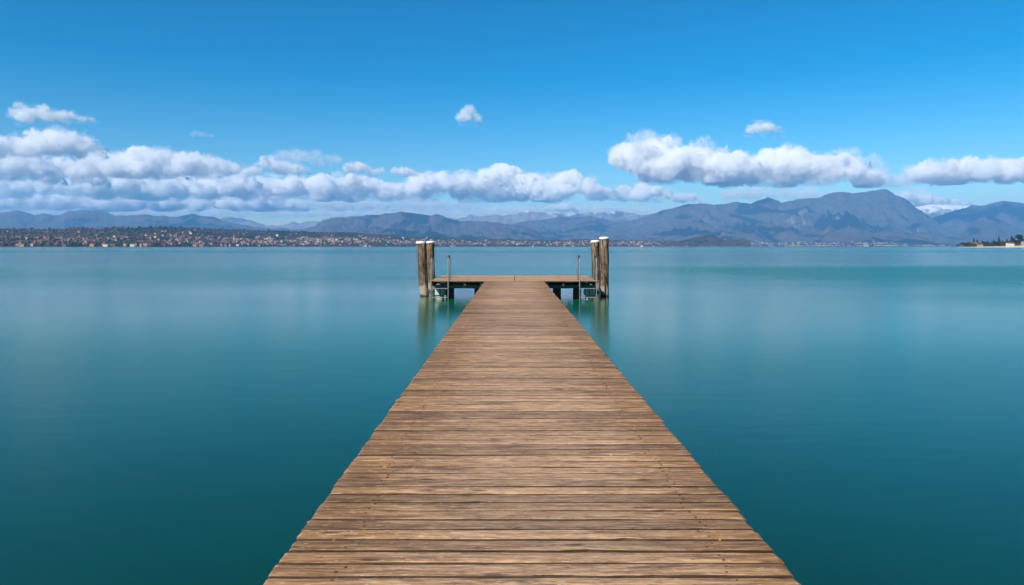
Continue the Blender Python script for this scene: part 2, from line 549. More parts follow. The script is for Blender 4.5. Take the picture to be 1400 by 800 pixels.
BROWN = ((0.055, 0.046, 0.046), (0.088, 0.072, 0.070), (0.004, 0.011, 0.013))  # last colour: dark forest tone standing in for cloud shadows on the slopes
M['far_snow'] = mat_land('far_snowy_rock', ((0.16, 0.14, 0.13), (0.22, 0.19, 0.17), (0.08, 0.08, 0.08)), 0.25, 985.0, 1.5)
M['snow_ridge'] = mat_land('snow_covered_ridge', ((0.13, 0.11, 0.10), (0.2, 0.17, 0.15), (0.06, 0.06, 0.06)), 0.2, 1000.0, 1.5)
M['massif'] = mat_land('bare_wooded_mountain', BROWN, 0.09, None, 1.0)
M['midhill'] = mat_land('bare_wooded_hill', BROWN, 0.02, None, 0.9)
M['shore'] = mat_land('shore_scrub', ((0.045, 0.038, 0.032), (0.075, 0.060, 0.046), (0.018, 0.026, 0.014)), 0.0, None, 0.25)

prof_snow_right = px_profile([(700, 470), (820, 450), (880, 440), (960, 438), (1040, 441), (1080, 446), (1130, 442), (1200, 452), (1400, 460), (1700, 470)], 1050, 170, 4)
terrain('snowy_mountain_ridge', 'snow capped ridge behind the tall mountain', prof_snow_right, 23500, 6000, 2500, M['snow_ridge'], 200, 50, 3, 0.35, 1500)
prof_far_mid = ([(290, 300), (312, 297), (330, 299), (350, 303.5), (365, 308), (378, 309), (388, 307), (400, 302.5), (410, 306), (422, 302.5), (436, 302.5), (444, 299), (480, 297), (600, 299), (618, 298.5)] +
                px_profile([(1120, 474), (1170, 455), (1220, 462), (1300, 455), (1350, 462)], 350, 180, 4) +
                px_profile([(0, 493), (90, 470), (150, 480), (220, 485), (350, 485), (400, 490), (480, 475), (520, 485), (580, 473), (640, 485), (700, 492), (760, 488), (900, 480)], 700, 170, 4))
terrain('distant_mountain_range', 'pale distant mountains with traces of snow', prof_far_mid, 22500, 6000, 2500, M['far_snow'], 420, 50, 5, 0.55, 1300, fine=1.6)
prof_right = px_profile([(880, 520), (960, 490), (1020, 470), (1080, 456), (1120, 441), (1180, 445), (1240, 425), (1290, 420), (1350, 425), (1400, 430), (1500, 440), (1800, 460)], 1050, 170, 4)
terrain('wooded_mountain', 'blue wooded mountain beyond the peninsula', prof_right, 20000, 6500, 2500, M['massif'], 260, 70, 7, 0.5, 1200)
prof_right2 = px_profile([(900, 640), (1000, 618), (1060, 600), (1080, 582), (1100, 556), (1160, 511), (1220, 500), (1290, 530), (1400, 588), (1500, 600), (1800, 610)], 1050, 170, 4)
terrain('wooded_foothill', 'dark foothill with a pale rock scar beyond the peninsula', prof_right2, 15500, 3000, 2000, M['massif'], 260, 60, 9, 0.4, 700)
prof_left = px_profile([(-500, 600), (-300, 580), (-100, 592), (0, 585), (60, 575), (110, 575), (170, 597), (220, 588), (265, 600), (300, 595), (340, 577), (440, 571), (500, 575), (570, 598), (640, 600), (720, 590), (760, 602), (800, 600), (860, 605), (900, 602), (960, 592), (1000, 600), (1070, 608), (1110, 625), (1180, 640), (1273, 655), (1500, 670)], 0, 130, 3.637)
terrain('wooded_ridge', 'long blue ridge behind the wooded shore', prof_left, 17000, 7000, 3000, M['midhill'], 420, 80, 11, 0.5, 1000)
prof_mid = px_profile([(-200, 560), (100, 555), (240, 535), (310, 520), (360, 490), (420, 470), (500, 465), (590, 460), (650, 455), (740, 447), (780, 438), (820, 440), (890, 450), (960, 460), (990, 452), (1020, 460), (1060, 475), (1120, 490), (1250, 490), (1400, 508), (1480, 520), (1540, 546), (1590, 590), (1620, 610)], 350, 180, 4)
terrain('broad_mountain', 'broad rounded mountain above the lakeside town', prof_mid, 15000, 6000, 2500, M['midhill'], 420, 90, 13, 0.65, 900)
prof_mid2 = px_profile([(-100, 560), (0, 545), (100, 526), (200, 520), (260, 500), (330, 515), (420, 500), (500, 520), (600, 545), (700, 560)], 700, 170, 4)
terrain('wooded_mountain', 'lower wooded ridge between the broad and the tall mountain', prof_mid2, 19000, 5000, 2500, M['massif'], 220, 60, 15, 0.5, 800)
prof_massif = (px_profile([(60, 650), (150, 632), (250, 608), (380, 575), (500, 550), (640, 530), (780, 490), (820, 470), (880, 460), (940, 440), (1020, 433), (1090, 438), (1150, 438), (1220, 422), (1300, 435), (1350, 415), (1390, 402)], 700, 170, 4) +
               px_profile([(0, 398), (30, 408), (80, 428), (170, 408), (280, 402), (340, 375), (410, 370), (460, 378), (560, 365), (620, 356), (640, 353), (665, 364), (700, 390), (750, 405), (800, 450), (850, 480), (930, 540), (1000, 580), (1060, 605), (1150, 630), (1230, 650)], 1050, 170, 4))
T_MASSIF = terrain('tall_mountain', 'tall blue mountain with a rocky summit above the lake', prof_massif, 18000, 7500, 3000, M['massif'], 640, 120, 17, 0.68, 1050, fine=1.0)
# wooded shore with the towns
prof_shore = px_profile([(-500, 660), (-250, 668), (0, 665), (100, 665), (250, 668), (330, 662), (380, 655), (480, 665), (560, 658), (700, 660), (830, 655), (1000, 662), (1273, 674)], 0, 130, 3.637) + \
    [(380, 315.5), (430, 317), (480, 318), (530, 321), (570, 323.5), (620, 326), (680, 327.5), (740, 328), (800, 327.5), (860, 328.5), (920, 330), (980, 332), (1010, 334)]
T_SHORE = terrain('wooded_shore', 'low wooded shore dotted with houses across the lake', prof_shore,
                  [(-140, 4000), (200, 4600), (400, 5800), (600, 7200), (1010, 8200)],
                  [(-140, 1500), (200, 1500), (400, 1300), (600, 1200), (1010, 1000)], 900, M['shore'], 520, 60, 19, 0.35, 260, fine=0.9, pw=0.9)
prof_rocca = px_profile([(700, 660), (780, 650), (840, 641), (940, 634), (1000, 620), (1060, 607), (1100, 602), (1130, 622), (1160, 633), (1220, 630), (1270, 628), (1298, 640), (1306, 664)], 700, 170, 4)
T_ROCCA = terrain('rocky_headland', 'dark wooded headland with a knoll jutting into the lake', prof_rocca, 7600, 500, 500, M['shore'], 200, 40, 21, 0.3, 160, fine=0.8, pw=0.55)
# low strip of built-up shore under the tall mountain
prof_low = [(1000, 335.4), (1060, 334.6), (1150, 334.2), (1230, 334.0), (1290, 334.6), (1380, 334.8), (1460, 334.6)]
T_LOW = terrain('low_shore', 'thin strip of shore under the tall mountain', prof_low, 10400, 900, 600, M['shore'], 200, 20, 23, 0.3, 200, fine=0.3, pw=0.6)

# ------------------------------------------------------------------ woods on the shore: nobody could count them
M['tree_dark'] = simple('dark_evergreen', (0.022, 0.036, 0.018), 0.95, 0.05, var=0.45, scale=0.02)
M['tree_brown'] = simple('bare_brown_wood', (0.080, 0.054, 0.044), 0.95, 0.05, var=0.35, scale=0.02)
M['tree_olive'] = simple('olive_grove', (0.045, 0.052, 0.026), 0.95, 0.05, var=0.35, scale=0.02)

def ico(sub=1):
    bm = bmesh.new(); bmesh.ops.create_icosphere(bm, subdivisions=sub, radius=1)
    v = np.array([p.co[:] for p in bm.verts]); f = np.array([[q.index for q in p.verts] for p in bm.faces]); bm.free()
    return v, f

def scatter_trees(T, n, hmin, hmax, seed, tmin=0.02, tmax=1.0):
    rng = np.random.default_rng(seed)
    iv, jf = ico(1)
    nr, nc = T['X'].shape
    tr = np.where((T['t'] >= tmin) & (T['t'] <= tmax))[0]
    i = tr[0] + (tr[-1] - tr[0]) * rng.random(n); j = rng.random(n) * (nc - 2)
    i0 = np.minimum(i.astype(int), nr - 2); j0 = j.astype(int); a, b = i - i0, j - j0
    bl = lambda A: (A[i0, j0] * (1 - a) + A[i0 + 1, j0] * a) * (1 - b) + (A[i0, j0 + 1] * (1 - a) + A[i0 + 1, j0 + 1] * a) * b
    x, y, z = bl(T['X']), bl(T['Y']), bl(T['Z'])
    ok = z > 0.6
    x, y, z = x[ok], y[ok], z[ok]; n = len(x)
    cl = pn3(x / 420.0, y / 420.0, 0.0, seed); c2 = pn3(x / 170.0, y / 170.0, 4.0, seed)
    mi = np.where(c2 > 0.2, 0, np.where(cl > -0.25, 1, 2))
    h = hmin + (hmax - hmin) * rng.random(n) ** 1.5
    w = h * rng.uniform(0.45, 0.8, n)
    w = np.where((mi == 0) & (rng.random(n) < 0.25), h * 0.2, w)
    jit = 1 + rng.uniform(-0.28, 0.28, (n, len(iv), 1))
    V = iv[None] * jit * np.stack([w, w, h * 0.55], -1)[:, None, :] + np.stack([x, y, z + h * 0.42], -1)[:, None, :]
    Fs = jf[None] + (np.arange(n) * len(iv))[:, None, None]
    return V.reshape(-1, 3), Fs.reshape(-1, 3), np.repeat(mi, len(jf))

for T, n, a, b, sd, nm, lb in ((T_SHORE, 15000, 5, 13, 31, 'far_woodland', 'mass of bare and evergreen trees on the far shore'),
                               (T_ROCCA, 1500, 6, 14, 33, 'far_woodland', 'scrubby woods covering the headland')):
    v, f, mi = scatter_trees(T, n, a, b, sd)
    tag(link(nm, mesh_np(nm, v, f, [M['tree_dark'], M['tree_brown'], M['tree_olive']], False, mi)), lb, kind='stuff')

# ------------------------------------------------------------------ houses of the lakeside towns
WALLS = {'cream': (0.40, 0.33, 0.25), 'white': (0.60, 0.57, 0.53), 'ochre': (0.38, 0.26, 0.13), 'pink': (0.35, 0.235, 0.20), 'grey': (0.20, 0.19, 0.185)}
for k_, c_ in WALLS.items():
    M['wall_' + k_] = simple('%s_render' % k_, c_, 0.9, 0.1, var=0.10, scale=0.4)
M['roof'] = simple('terracotta_tiles', (0.19, 0.09, 0.065), 0.9, 0.1, var=0.25, scale=0.5)
M['window'] = simple('dark_window', (0.03, 0.035, 0.045), 0.3, 0.5)

def house_mb(L, W, H, rh, mb=None, off=(0, 0, 0), rot=0.0):
    """gabled house: walls, roof with eaves, window recesses on the long fronts"""
    m = mb or MB()
    v0 = len(m.v)
    l, w = L / 2, W / 2
    m.add([(-l, -w, -3), (l, -w, -3), (l, w, -3), (-l, w, -3), (-l, -w, H), (l, -w, H), (l, w, H), (-l, w, H), (-l, 0, H + rh), (l, 0, H + rh)],
          [(0, 1, 5, 4), (2, 3, 7, 6), (1, 2, 6, 9, 5), (3, 0, 4, 8, 7)], 0)
    e = 0.5; s = rh / w
    for sg in (-1, 1):
        y0 = sg * (w + e); z0 = H - e * s + 0.05
        m.add([(-l - e, y0, z0), (l + e, y0, z0), (l + e, 0, H + rh + 0.05), (-l - e, 0, H + rh + 0.05),
               (-l - e, y0, z0 + 0.3), (l + e, y0, z0 + 0.3), (l + e, 0, H + rh + 0.35), (-l - e, 0, H + rh + 0.35)],
              [(0, 1, 2, 3), (4, 7, 6, 5), (0, 4, 5, 1), (1, 5, 6, 2), (3, 7, 4, 0)], 1)
    nfl = max(1, int(H / 3)); nw = max(2, int(L / 3.2))
    for fl in range(nfl):
        for q in range(nw):
            xc = -l + L * (q + 0.5) / nw; zc = 1.7 + fl * 3.0
            m.box(xc - 0.5, xc + 0.5, -w - 0.06, -w + 0.1, zc - 0.75, zc + 0.75, 2)
    if mb is not None:
        c, s_ = math.cos(rot), math.sin(rot)
        for i in range(v0, len(m.v)):
            x, y, z = m.v[i]
            m.v[i] = (x * c - y * s_ + off[0], x * s_ + y * c + off[1], z + off[2])
    return m

HT = []   # shared meshes, by wall colour
dims = [(10, 8, 6, 2.2), (14, 9, 6.5, 2.4), (12, 10, 9, 2.4), (20, 10, 7, 2.6)]
for ck in WALLS:
    for di, d in enumerate(dims):
        HT.append((ck, di, house_mb(*d).mesh('house', [M['wall_' + ck], M['roof'], M['window']])))

def bil(T, i, j):
    nr, nc = T['X'].shape
    i0, j0 = min(int(i), nr - 2), min(int(j), nc - 2); a, b = i - i0, j - j0
    f = lambda A: (A[i0, j0] * (1 - a) + A[i0 + 1, j0] * a) * (1 - b) + (A[i0, j0 + 1] * (1 - a) + A[i0 + 1, j0 + 1] * a) * b
    return float(f(T['X'])), float(f(T['Y'])), float(f(T['Z']))

def town_density(px, t):
    """how built-up the shore is at a photo column and a height on the slope"""
    d = 0.06
    for (c, w, t0, tw, a) in ((95, 70, 0.34, 0.14, 0.9), (40, 60, 0.15, 0.12, 0.35), (250, 90, 0.30, 0.25, 0.55), (350, 80, 0.35, 0.25, 1.0),
                              (440, 70, 0.45, 0.30, 1.1), (520, 70, 0.5, 0.25, 0.9), (600, 70, 0.5, 0.3, 0.7), (690, 80, 0.5, 0.3, 0.8),
                              (780, 70, 0.5, 0.3, 0.8), (860, 50, 0.5, 0.3, 0.9), (230, 140, 0.02, 0.04, 0.5)):
        d = max(d, a * math.exp(-((px - c) / w) ** 2 - ((t - t0) / tw) ** 2))
    return d

HOUSE_GROUP = {'a': 'houses on the wooded shore', 'b': 'houses of the lakeside town', 'c': 'houses beside the headland'}
def place_house(T, i, j, sc, rng, px):
    x, y, z = bil(T, i, j)
    if z < 0.2: z = 0.2
    ck = rng.choices(['cream', 'white', 'ochre', 'pink', 'grey'], [5, 2, 2, 5, 5])[0]
    di = rng.choices([0, 1, 2, 3], [4, 4, 3, 2])[0]
    return x, y, z, ck, di, rng.uniform(-0.6, 0.6)

rng = random.Random(5)
cand = []
tries = 0
nr, nc = T_SHORE['X'].shape
tf = T_SHORE['t']; nfront = int((tf <= 1).sum())
while len(cand) < 1150 and tries < 60000:
    tries += 1
    t_ = rng.random() ** 1.1 * 0.95
    j = rng.random() * (nc - 2); px = float(np.interp(j, np.arange(nc), T_SHORE['u']))
    if px < -60 or px > 960: continue
    if rng.random() > town_density(px, t_): continue
    i = t_ * (nfront - 1)
    x, y, z, ck, di, rot = place_house(T_SHORE, i, j, 1, rng, px)
    cand.append((y, x, z, ck, di, rot, px))
for a_ in range(14):     # waterfront
    px = rng.uniform(-20, 900); j = float(np.interp(px, T_SHORE['u'], np.arange(nc)))
    x, y, z, ck, di, rot = place_house(T_SHORE, 0.6, j, 1, rng, px)
    cand.append((y, x, max(z, 0.6), rng.choice(['white', 'white', 'cream', 'ochre']), rng.choice([3, 3, 1]), rot * 0.3, px))
cand.sort(key=lambda c: c[0])
near, rest = cand[:296], cand[296:]
mesh_of = {(ck, di): me for ck, di, me in HT}
SHAPE = ['small', 'long', 'tall', 'very long']
for (y, x, z, ck, di, rot, px) in near:
    o = link('house', mesh_of[(ck, di)])
    o.location = (x, y, z + 2.5); o.rotation_euler.z = rot
    s = 0.95 if y < 4200 else 1.05
    o.scale = (s, s, s)
    g = 'a' if px < 180 else ('b' if px < 420 else 'c')
    place = {'a': 'among the shore woods', 'b': 'in the town on the slope', 'c': 'below the broad mountain'}[g]
    tag(o, '%s %s house with terracotta roof %s' % (SHAPE[di], ck, place), 'house',
        '%s %s houses %s' % (SHAPE[di], ck, place))
mb = MB()
keys = list(WALLS)
def house_stuff(mb, x, y, z, ck, L, W, H, rot):
    v0 = len(mb.v)
    l, w, rh = L / 2, W / 2, W * 0.22
    vs = [(-l, -w, -3), (l, -w, -3), (l, w, -3), (-l, w, -3), (-l, -w, H), (l, -w, H), (l, w, H), (-l, w, H), (-l, 0, H + rh), (l, 0, H + rh)]
    c, s_ = math.cos(rot), math.sin(rot)
    vs = [(a * c - b * s_ + x, a * s_ + b * c + y, q + z) for a, b, q in vs]
    mi = keys.index(ck)
    mb.add(vs, [(0, 1, 5, 4), (2, 3, 7, 6), (1, 2, 6, 9, 5), (3, 0, 4, 8, 7)], mi)
    mb.add(vs[4:], [(0, 1, 5, 4), (2, 3, 4, 5)], 5)
for (y, x, z, ck, di, rot, px) in rest:
    L, W, H, _ = dims[di]
    s = rng.uniform(0.8, 1.35)
    house_stuff(mb, x, y, z + 1, ck, L * s, W * s, H * s, rot)
wm = [M['wall_' + k] for k in keys] + [M['roof']]
tag(mb.build('far_town_houses', wm), 'distant houses crowding the far shore', kind='stuff')
# settlements at the foot of the tall mountain
mb = MB()
nrM, ncM = T_MASSIF['X'].shape
nfM = int((T_MASSIF['t'] <= 1).sum())
for (c, w, t0, tw, n) in ((1035, 25, 0.10, 0.05, 26), (1070, 30, 0.04, 0.03, 22), (1100, 25, 0.07, 0.03, 18), (1135, 22, 0.03, 0.03, 22), (1180, 30, 0.06, 0.025, 34),
                          (1210, 25, 0.09, 0.02, 30), (1005, 30, 0.16, 0.05, 14), (930, 40, 0.14, 0.06, 14), (1250, 30, 0.03, 0.02, 24)):
    for _ in range(n):
        px = rng.gauss(c, w * 0.5); tt_ = max(0.012, rng.gauss(t0, tw * 0.6))
        x, y, z = bil(T_MASSIF, tt_ * (nfM - 1), float(np.interp(px, T_MASSIF['u'], np.arange(ncM))))
        s = rng.uniform(0.6, 1.2)
        house_stuff(mb, x, y, z + 1, rng.choice(['cream', 'grey', 'pink', 'cream']), 22 * s, 14 * s, 9 * s, rng.uniform(-0.3, 0.3))
ncL = T_LOW['X'].shape[1]
for _ in range(110):
    px = rng.uniform(1020, 1300); x, y, z = bil(T_LOW, rng.uniform(0.5, 5), float(np.interp(px, T_LOW['u'], np.arange(ncL))))
    s = rng.uniform(0.7, 1.4)
    house_stuff(mb, x, y, max(z, 0.5), rng.choice(['cream', 'pink', 'grey', 'grey']), 24 * s, 14 * s, 8 * s, rng.uniform(-0.3, 0.3))
tag(mb.build('far_village_houses', wm), 'pale specks of villages at the foot of the tall mountain', kind='stuff')

# a few buildings that stand out
def landmark(name, label, cat, px, D, mb, mats, z=1.0):
    o = mb.build(name, mats)
    o.location = ((px - 700) / F * D, D, z)
    tag(o, label, cat)
    return o
bt = MB(); bt.box(-2.6, 2.6, -2.6, 2.6, -4, 30); bt.add([(-3, -3, 30.05), (3, -3, 30.05), (3, 3, 30.05), (-3, 3, 30.05), (0, 0, 38)], [(0, 1, 4), (1, 2, 4), (2, 3, 4), (3, 0, 4), (3, 2, 1, 0)], 1)
for s_ in (-1, 1): bt.box(s_ * 1.2 - 0.7, s_ * 1.2 + 0.7, -2.68, -2.5, 23, 28, 2)
landmark('bell_tower', 'slim pale bell tower rising over the lakeside town', 'tower', 439, 5000, bt, [M['wall_cream'], M['roof'], M['window']], 22)
bt = MB(); bt.box(-3.4, 3.4, -3.4, 3.4, -4, 26); bt.add([(-4, -4, 26.05), (4, -4, 26.05), (4, 4, 26.05), (-4, 4, 26.05), (0, 0, 32)], [(0, 1, 4), (1, 2, 4), (2, 3, 4), (3, 0, 4), (3, 2, 1, 0)], 1)
bt.box(-1.2, 1.2, -3.48, -3.3, 19, 24, 2)
landmark('bell_tower', 'stout ochre bell tower above red roofs on the slope', 'tower', 320, 4300, bt, [M['wall_ochre'], M['roof'], M['window']], 40)
landmark('villa', 'cream square block standing alone at the water under the tall mountain', 'building', 1184, 9450, house_mb(55, 30, 30, 5), [M['wall_cream'], M['roof'], M['window']], 1)

# ------------------------------------------------------------------ peninsula with trees
PD = 1500.0
def pX(px, D=PD): return (px - 700) / F * D
M['sand'] = simple('pale_shingle_beach', (0.46, 0.38, 0.29), 0.95, 0.1, var=0.2, scale=0.05)
M['penin'] = simple('peninsula_scrub_ground', (0.06, 0.062, 0.03), 0.95, 0.05, var=0.4, scale=0.05)
cols_, rows_ = 120, 26
uu = np.linspace(1306, 1520, cols_); vv = np.linspace(-1, 1, rows_)
U, Vv = np.meshgrid(uu, vv)
wid = np.interp(uu, [1306, 1316, 1335, 1400, 1520], [2, 14, 45, 90, 120])[None, :]
YY = PD + 40 + Vv * wid + 8 * fbm(U / 14, U * 0, 0.3, 3, 71)
hh = np.interp(uu, [1306, 1312, 1335, 1370, 1400, 1520], [0.15, 0.8, 2.6, 3.6, 6.5, 12])[None, :]
ZZ = hh * np.clip(1 - Vv ** 2, 0, 1) ** 0.6 + 0.25 * fbm(U / 3, YY / 9, 0, 3, 72) * (1 - Vv ** 2) - 0.35 * (np.abs(Vv) > 0.999)
XXp = (U - 700) / F * YY
i = np.arange(rows_ * cols_).reshape(rows_, cols_)
fc = np.stack([i[:-1, :-1], i[:-1, 1:], i[1:, 1:], i[1:, :-1]], -1).reshape(-1, 4)
fr = np.repeat(np.arange(rows_ - 1), cols_ - 1)
tag(link('peninsula', mesh_np('peninsula', np.stack([XXp, YY, ZZ], -1).reshape(-1, 3), fc, [M['sand'], M['penin']], True, (fr > 2).astype(int))),
    'low wooded peninsula with a pale beach', kind='structure')
TP = dict(X=XXp, Y=YY, Z=ZZ)

M['leaf_dark'] = simple('dark_needle_foliage', (0.022, 0.040, 0.018), 0.9, 0.1, var=0.5, scale=0.3)
M['leaf_green'] = simple('olive_green_foliage', (0.060, 0.078, 0.026), 0.9, 0.1, var=0.4, scale=0.3)
M['leaf_brown'] = simple('bare_twig_crown', (0.085, 0.062, 0.044), 0.95, 0.05, var=0.4, scale=0.3)
M['bark'] = simple('grey_brown_bark', (0.09, 0.07, 0.052), 0.95, 0.1, var=0.4, scale=2)

def leaf_crown(kind, h, w, seed, n=900):
    rg = np.random.default_rng(seed)
    if kind == 'cypress':
        tz = rg.random(n) ** 0.85
        rad = w * 0.5 * np.sin(np.pi * np.clip(tz * 0.82 + 0.12, 0, 1)) ** 0.7 * np.sqrt(rg.random(n))
        an = rg.random(n) * 2 * np.pi
        c = np.stack([rad * np.cos(an), rad * np.sin(an), h * (0.06 + 0.94 * tz)], -1)
        s = 0.35
    else:
        nl = 11
        L = rg.normal(size=(nl, 3)); L /= np.linalg.norm(L, axis=1)[:, None]
        L = L * np.array([w * 0.34, w * 0.34, h * 0.24]) * rg.uniform(0.5, 1, (nl, 1)) + np.array([0, 0, h * 0.62])
        r = rg.uniform(0.16, 0.26, nl) * w
        k = rg.integers(0, nl, n)
        d = rg.normal(size=(n, 3)); d /= np.linalg.norm(d, axis=1)[:, None]
        c = L[k] + d * (r[k] * rg.random(n) ** 0.4)[:, None] * np.array([1, 1, 0.75])
        s = 0.5
    a = rg.normal(size=(n, 3)); a /= np.linalg.norm(a, axis=1)[:, None]
    b = np.cross(a, rg.normal(size=(n, 3))); b /= np.linalg.norm(b, axis=1)[:, None]
    sz = s * rg.uniform(0.6, 1.5, n)[:, None]
    v = np.stack([c - a * sz, c + b * sz * 0.7, c + a * sz, c - b * sz * 0.7], 1).reshape(-1, 3)
    f = np.arange(n * 4).reshape(n, 4)
    return v, f

def trunk_mesh(h, r, seed, limbs=4):
    rg = random.Random(seed); m = MB()
    m.tube([(0, 0, -0.6), (rg.uniform(-.1, .1), 0, h * 0.3), (rg.uniform(-.3, .3), rg.uniform(-.3, .3), h * 0.62), (0, 0, h * 0.85)], [r, r * 0.8, r * 0.5, r * 0.15], 7)
    for k in range(limbs):
        a = rg.uniform(0, 6.28); z = h * rg.uniform(0.3, 0.55); l = h * rg.uniform(0.2, 0.3)
        m.tube([(0, 0, z), (math.cos(a) * l * 0.5, math.sin(a) * l * 0.5, z + l * 0.4), (math.cos(a) * l, math.sin(a) * l, z + l * 0.6)], [r * 0.4, r * 0.28, r * 0.1], 5)
    return m.mesh('trunk', M['bark'], True)

KIN = {'cypress': ('cypress_tree', 'cypress', 'leaf_dark', 12.0, 2.8), 'pine': ('evergreen_tree', 'round', 'leaf_dark', 11.0, 9.5),
       'olive': ('broadleaf_tree', 'round', 'leaf_green', 7.0, 8.5), 'bare': ('bare_tree', 'round', 'leaf_brown', 9.0, 8.0)}
PROTO = {}
for k_, (nm, sh, mt, h, w) in KIN.items():
    PROTO[k_] = []
    for s_ in range(3):
        v, f = leaf_crown(sh, h, w, 100 + s_ * 7 + len(k_), 700 if sh == 'round' else 520)
        PROTO[k_].append((mesh_np('crown', v, f, [M[mt]]), trunk_mesh(h, 0.28 if sh == 'round' else 0.2, s_ + len(k_), 4 if sh == 'round' else 0)))

def pen_ground(px, v):
    j = float(np.interp(px, uu, np.arange(cols_))); i_ = float(np.interp(v, vv, np.arange(rows_)))
    return bil(TP, i_, j)
def plant(kind, px, hpx, v, label, group, seed):
    x, y, z = pen_ground(px, v)
    nm, sh, mt, h, w = KIN[kind]
    root = empty(nm, (x, y, z - 0.1))
    s = hpx / F * y / h
    root.scale = (s * random.uniform(0.9, 1.15),) * 2 + (s,)
    root.rotation_euler.z = random.uniform(0, 6.28)
    cm, tm = PROTO[kind][seed % 3]
    link('crown', cm, root); link('trunk', tm, root)
    tag(root, label, 'tree', group)
rg = random.Random(9)
pt = [('pine', 1309.5, 4.6, -0.2, 'small dark evergreen at the tip of the peninsula beach', None),
      ('bare', 1315.5, 6.8, 0.0, 'rounded grey brown tree near the tip of the peninsula', None),
      ('cypress', 1331.5, 11, 0.35, 'slim cypress behind the small orange house on the peninsula', None),
      ('cypress', 1335.5, 9, 0.4, 'short cypress beside the small orange house on the peninsula', None),
      ('cypress', 1365.8, 12.5, 0.2, 'lone thick dark cypress standing above the peninsula trees', None),
      ('cypress', 1383, 13, 0.5, 'thin spire tree behind the white house on the peninsula', None),
      ('pine', 1393, 15.5, 0.2, 'tallest dark evergreen beside the white house on the peninsula', None)]
for k_, px, hp, v, lb, g in pt:
    plant(k_, px, hp, v, lb, g, rg.randint(0, 9))
GRP = {'olive': 'bushy olive green tree', 'pine': 'rounded dark evergreen', 'bare': 'bare brown tree', 'cypress': 'narrow cypress'}
def pen_zone(px):
    if px < 1334: return 'near the peninsula tip'
    if px < 1348: return 'behind the yellow ochre beach house'
    if px < 1372: return 'on the beach between the ochre and white houses'
    if px < 1390: return 'behind the white house on the peninsula'
    return 'among the tall trees beyond the white house'
for q in range(108):
    px = 1318 + (1412 - 1318) * (q + rg.random()) / 108.0
    k_ = rg.choices(['olive', 'pine', 'bare', 'cypress'], [5, 5, 2, 2])[0]
    hp = {'olive': 4.2, 'pine': 6.0, 'bare': 6.0, 'cypress': 7.5}[k_] * rg.uniform(0.8, 1.2)
    if px > 1384: hp *= 1.3
    v = rg.uniform(-0.45, 0.5)
    if k_ == 'olive': v = rg.uniform(-0.72, -0.2)
    if 1334 < px < 1346 and v < -0.1: v = rg.uniform(0.0, 0.5)
    if 1374 < px < 1390 and v < -0.1: v = rg.uniform(0.0, 0.5)
    plant(k_, px, hp, v, GRP[k_] + ' ' + pen_zone(px), GRP[k_] + 's ' + pen_zone(px), rg.randint(0, 9))

def pen_house(name, label, px, v, L, W, H, rh, wall):
    x, y, z = pen_ground(px, v)
    root = empty(name, (x, y, z))
    tag(root, label, 'house')
    l, w = L / 2, W / 2
    m = MB()
    m.add([(-l, -w, -1), (l, -w, -1), (l, w, -1), (-l, w, -1), (-l, -w, H), (l, -w, H), (l, w, H), (-l, w, H), (-l, 0, H + rh), (l, 0, H + rh)],
          [(0, 1, 5, 4), (2, 3, 7, 6), (1, 2, 6, 9, 5), (3, 0, 4, 8, 7)])
    m.build('wall', M['wall_' + wall], root)
    m = MB(); e = 0.4; s = rh / w
    for sg in (-1, 1):
        y0 = sg * (w + e); z0 = H - e * s + 0.05
        m.add([(-l - e, y0, z0), (l + e, y0, z0), (l + e, 0, H + rh + 0.05), (-l - e, 0, H + rh + 0.05), (-l - e, y0, z0 + 0.25), (l + e, y0, z0 + 0.25), (l + e, 0, H + rh + 0.3), (-l - e, 0, H + rh + 0.3)],
              [(0, 1, 2, 3), (4, 7, 6, 5), (0, 4, 5, 1), (1, 5, 6, 2), (3, 7, 4, 0)])
    m.build('roof', M['roof'], root)
    for q in range(max(2, int(L / 3.5))):
        m = MB(); nq = max(2, int(L / 3.5)); xc = -l + L * (q + 0.5) / nq
        m.box(xc - 0.5, xc + 0.5, -w - 0.05, -w + 0.1, 1.2, 2.6)
        m.build('window', M['window'], root)
    return root
pen_house('beach_house', 'small yellow ochre house on the peninsula beach', 1340, -0.8, 8.5, 6, 4.2, 1.4, 'ochre')
pen_house('white_house', 'white house with a terracotta roof at the peninsula waterside', 1381, -0.8, 12, 8, 5.4, 1.8, 'white')
pen_house('hillside_house', 'small pale house half hidden by trees near the peninsula tip', 1332.5, 0.1, 8, 7, 6.5, 2.2, 'pink')
pen_house('waterside_house', 'cream house among the tall evergreens on the peninsula', 1401, -0.75, 10, 8, 7, 2, 'cream')
pen_house('long_house', 'low grey house with a long roof behind the peninsula trees', 1371, 0.3, 14, 8, 6.5, 2.2, 'grey')

# ------------------------------------------------------------------ clouds
CL_BASE = 1600.0
def vapour(name, density):
    m = bpy.data.materials.new(name)
    m.use_nodes = True
    m.node_tree.nodes.clear()
    o_ = m.node_tree.nodes.new('ShaderNodeOutputMaterial')
    v_ = m.node_tree.nodes.new('ShaderNodeVolumeScatter')
    v_.inputs['Color'].default_value = (1.0, 1.0, 1.0, 1)
    v_.inputs['Density'].default_value = density
    v_.inputs['Anisotropy'].default_value = -0.12
    m.node_tree.links.new(v_.outputs[0], o_.inputs['Volume'])
    return m
M['vapour'] = vapour('cloud_vapour', 0.0085)
M['veil'] = vapour('thin_cloud_vapour', 0.0020)

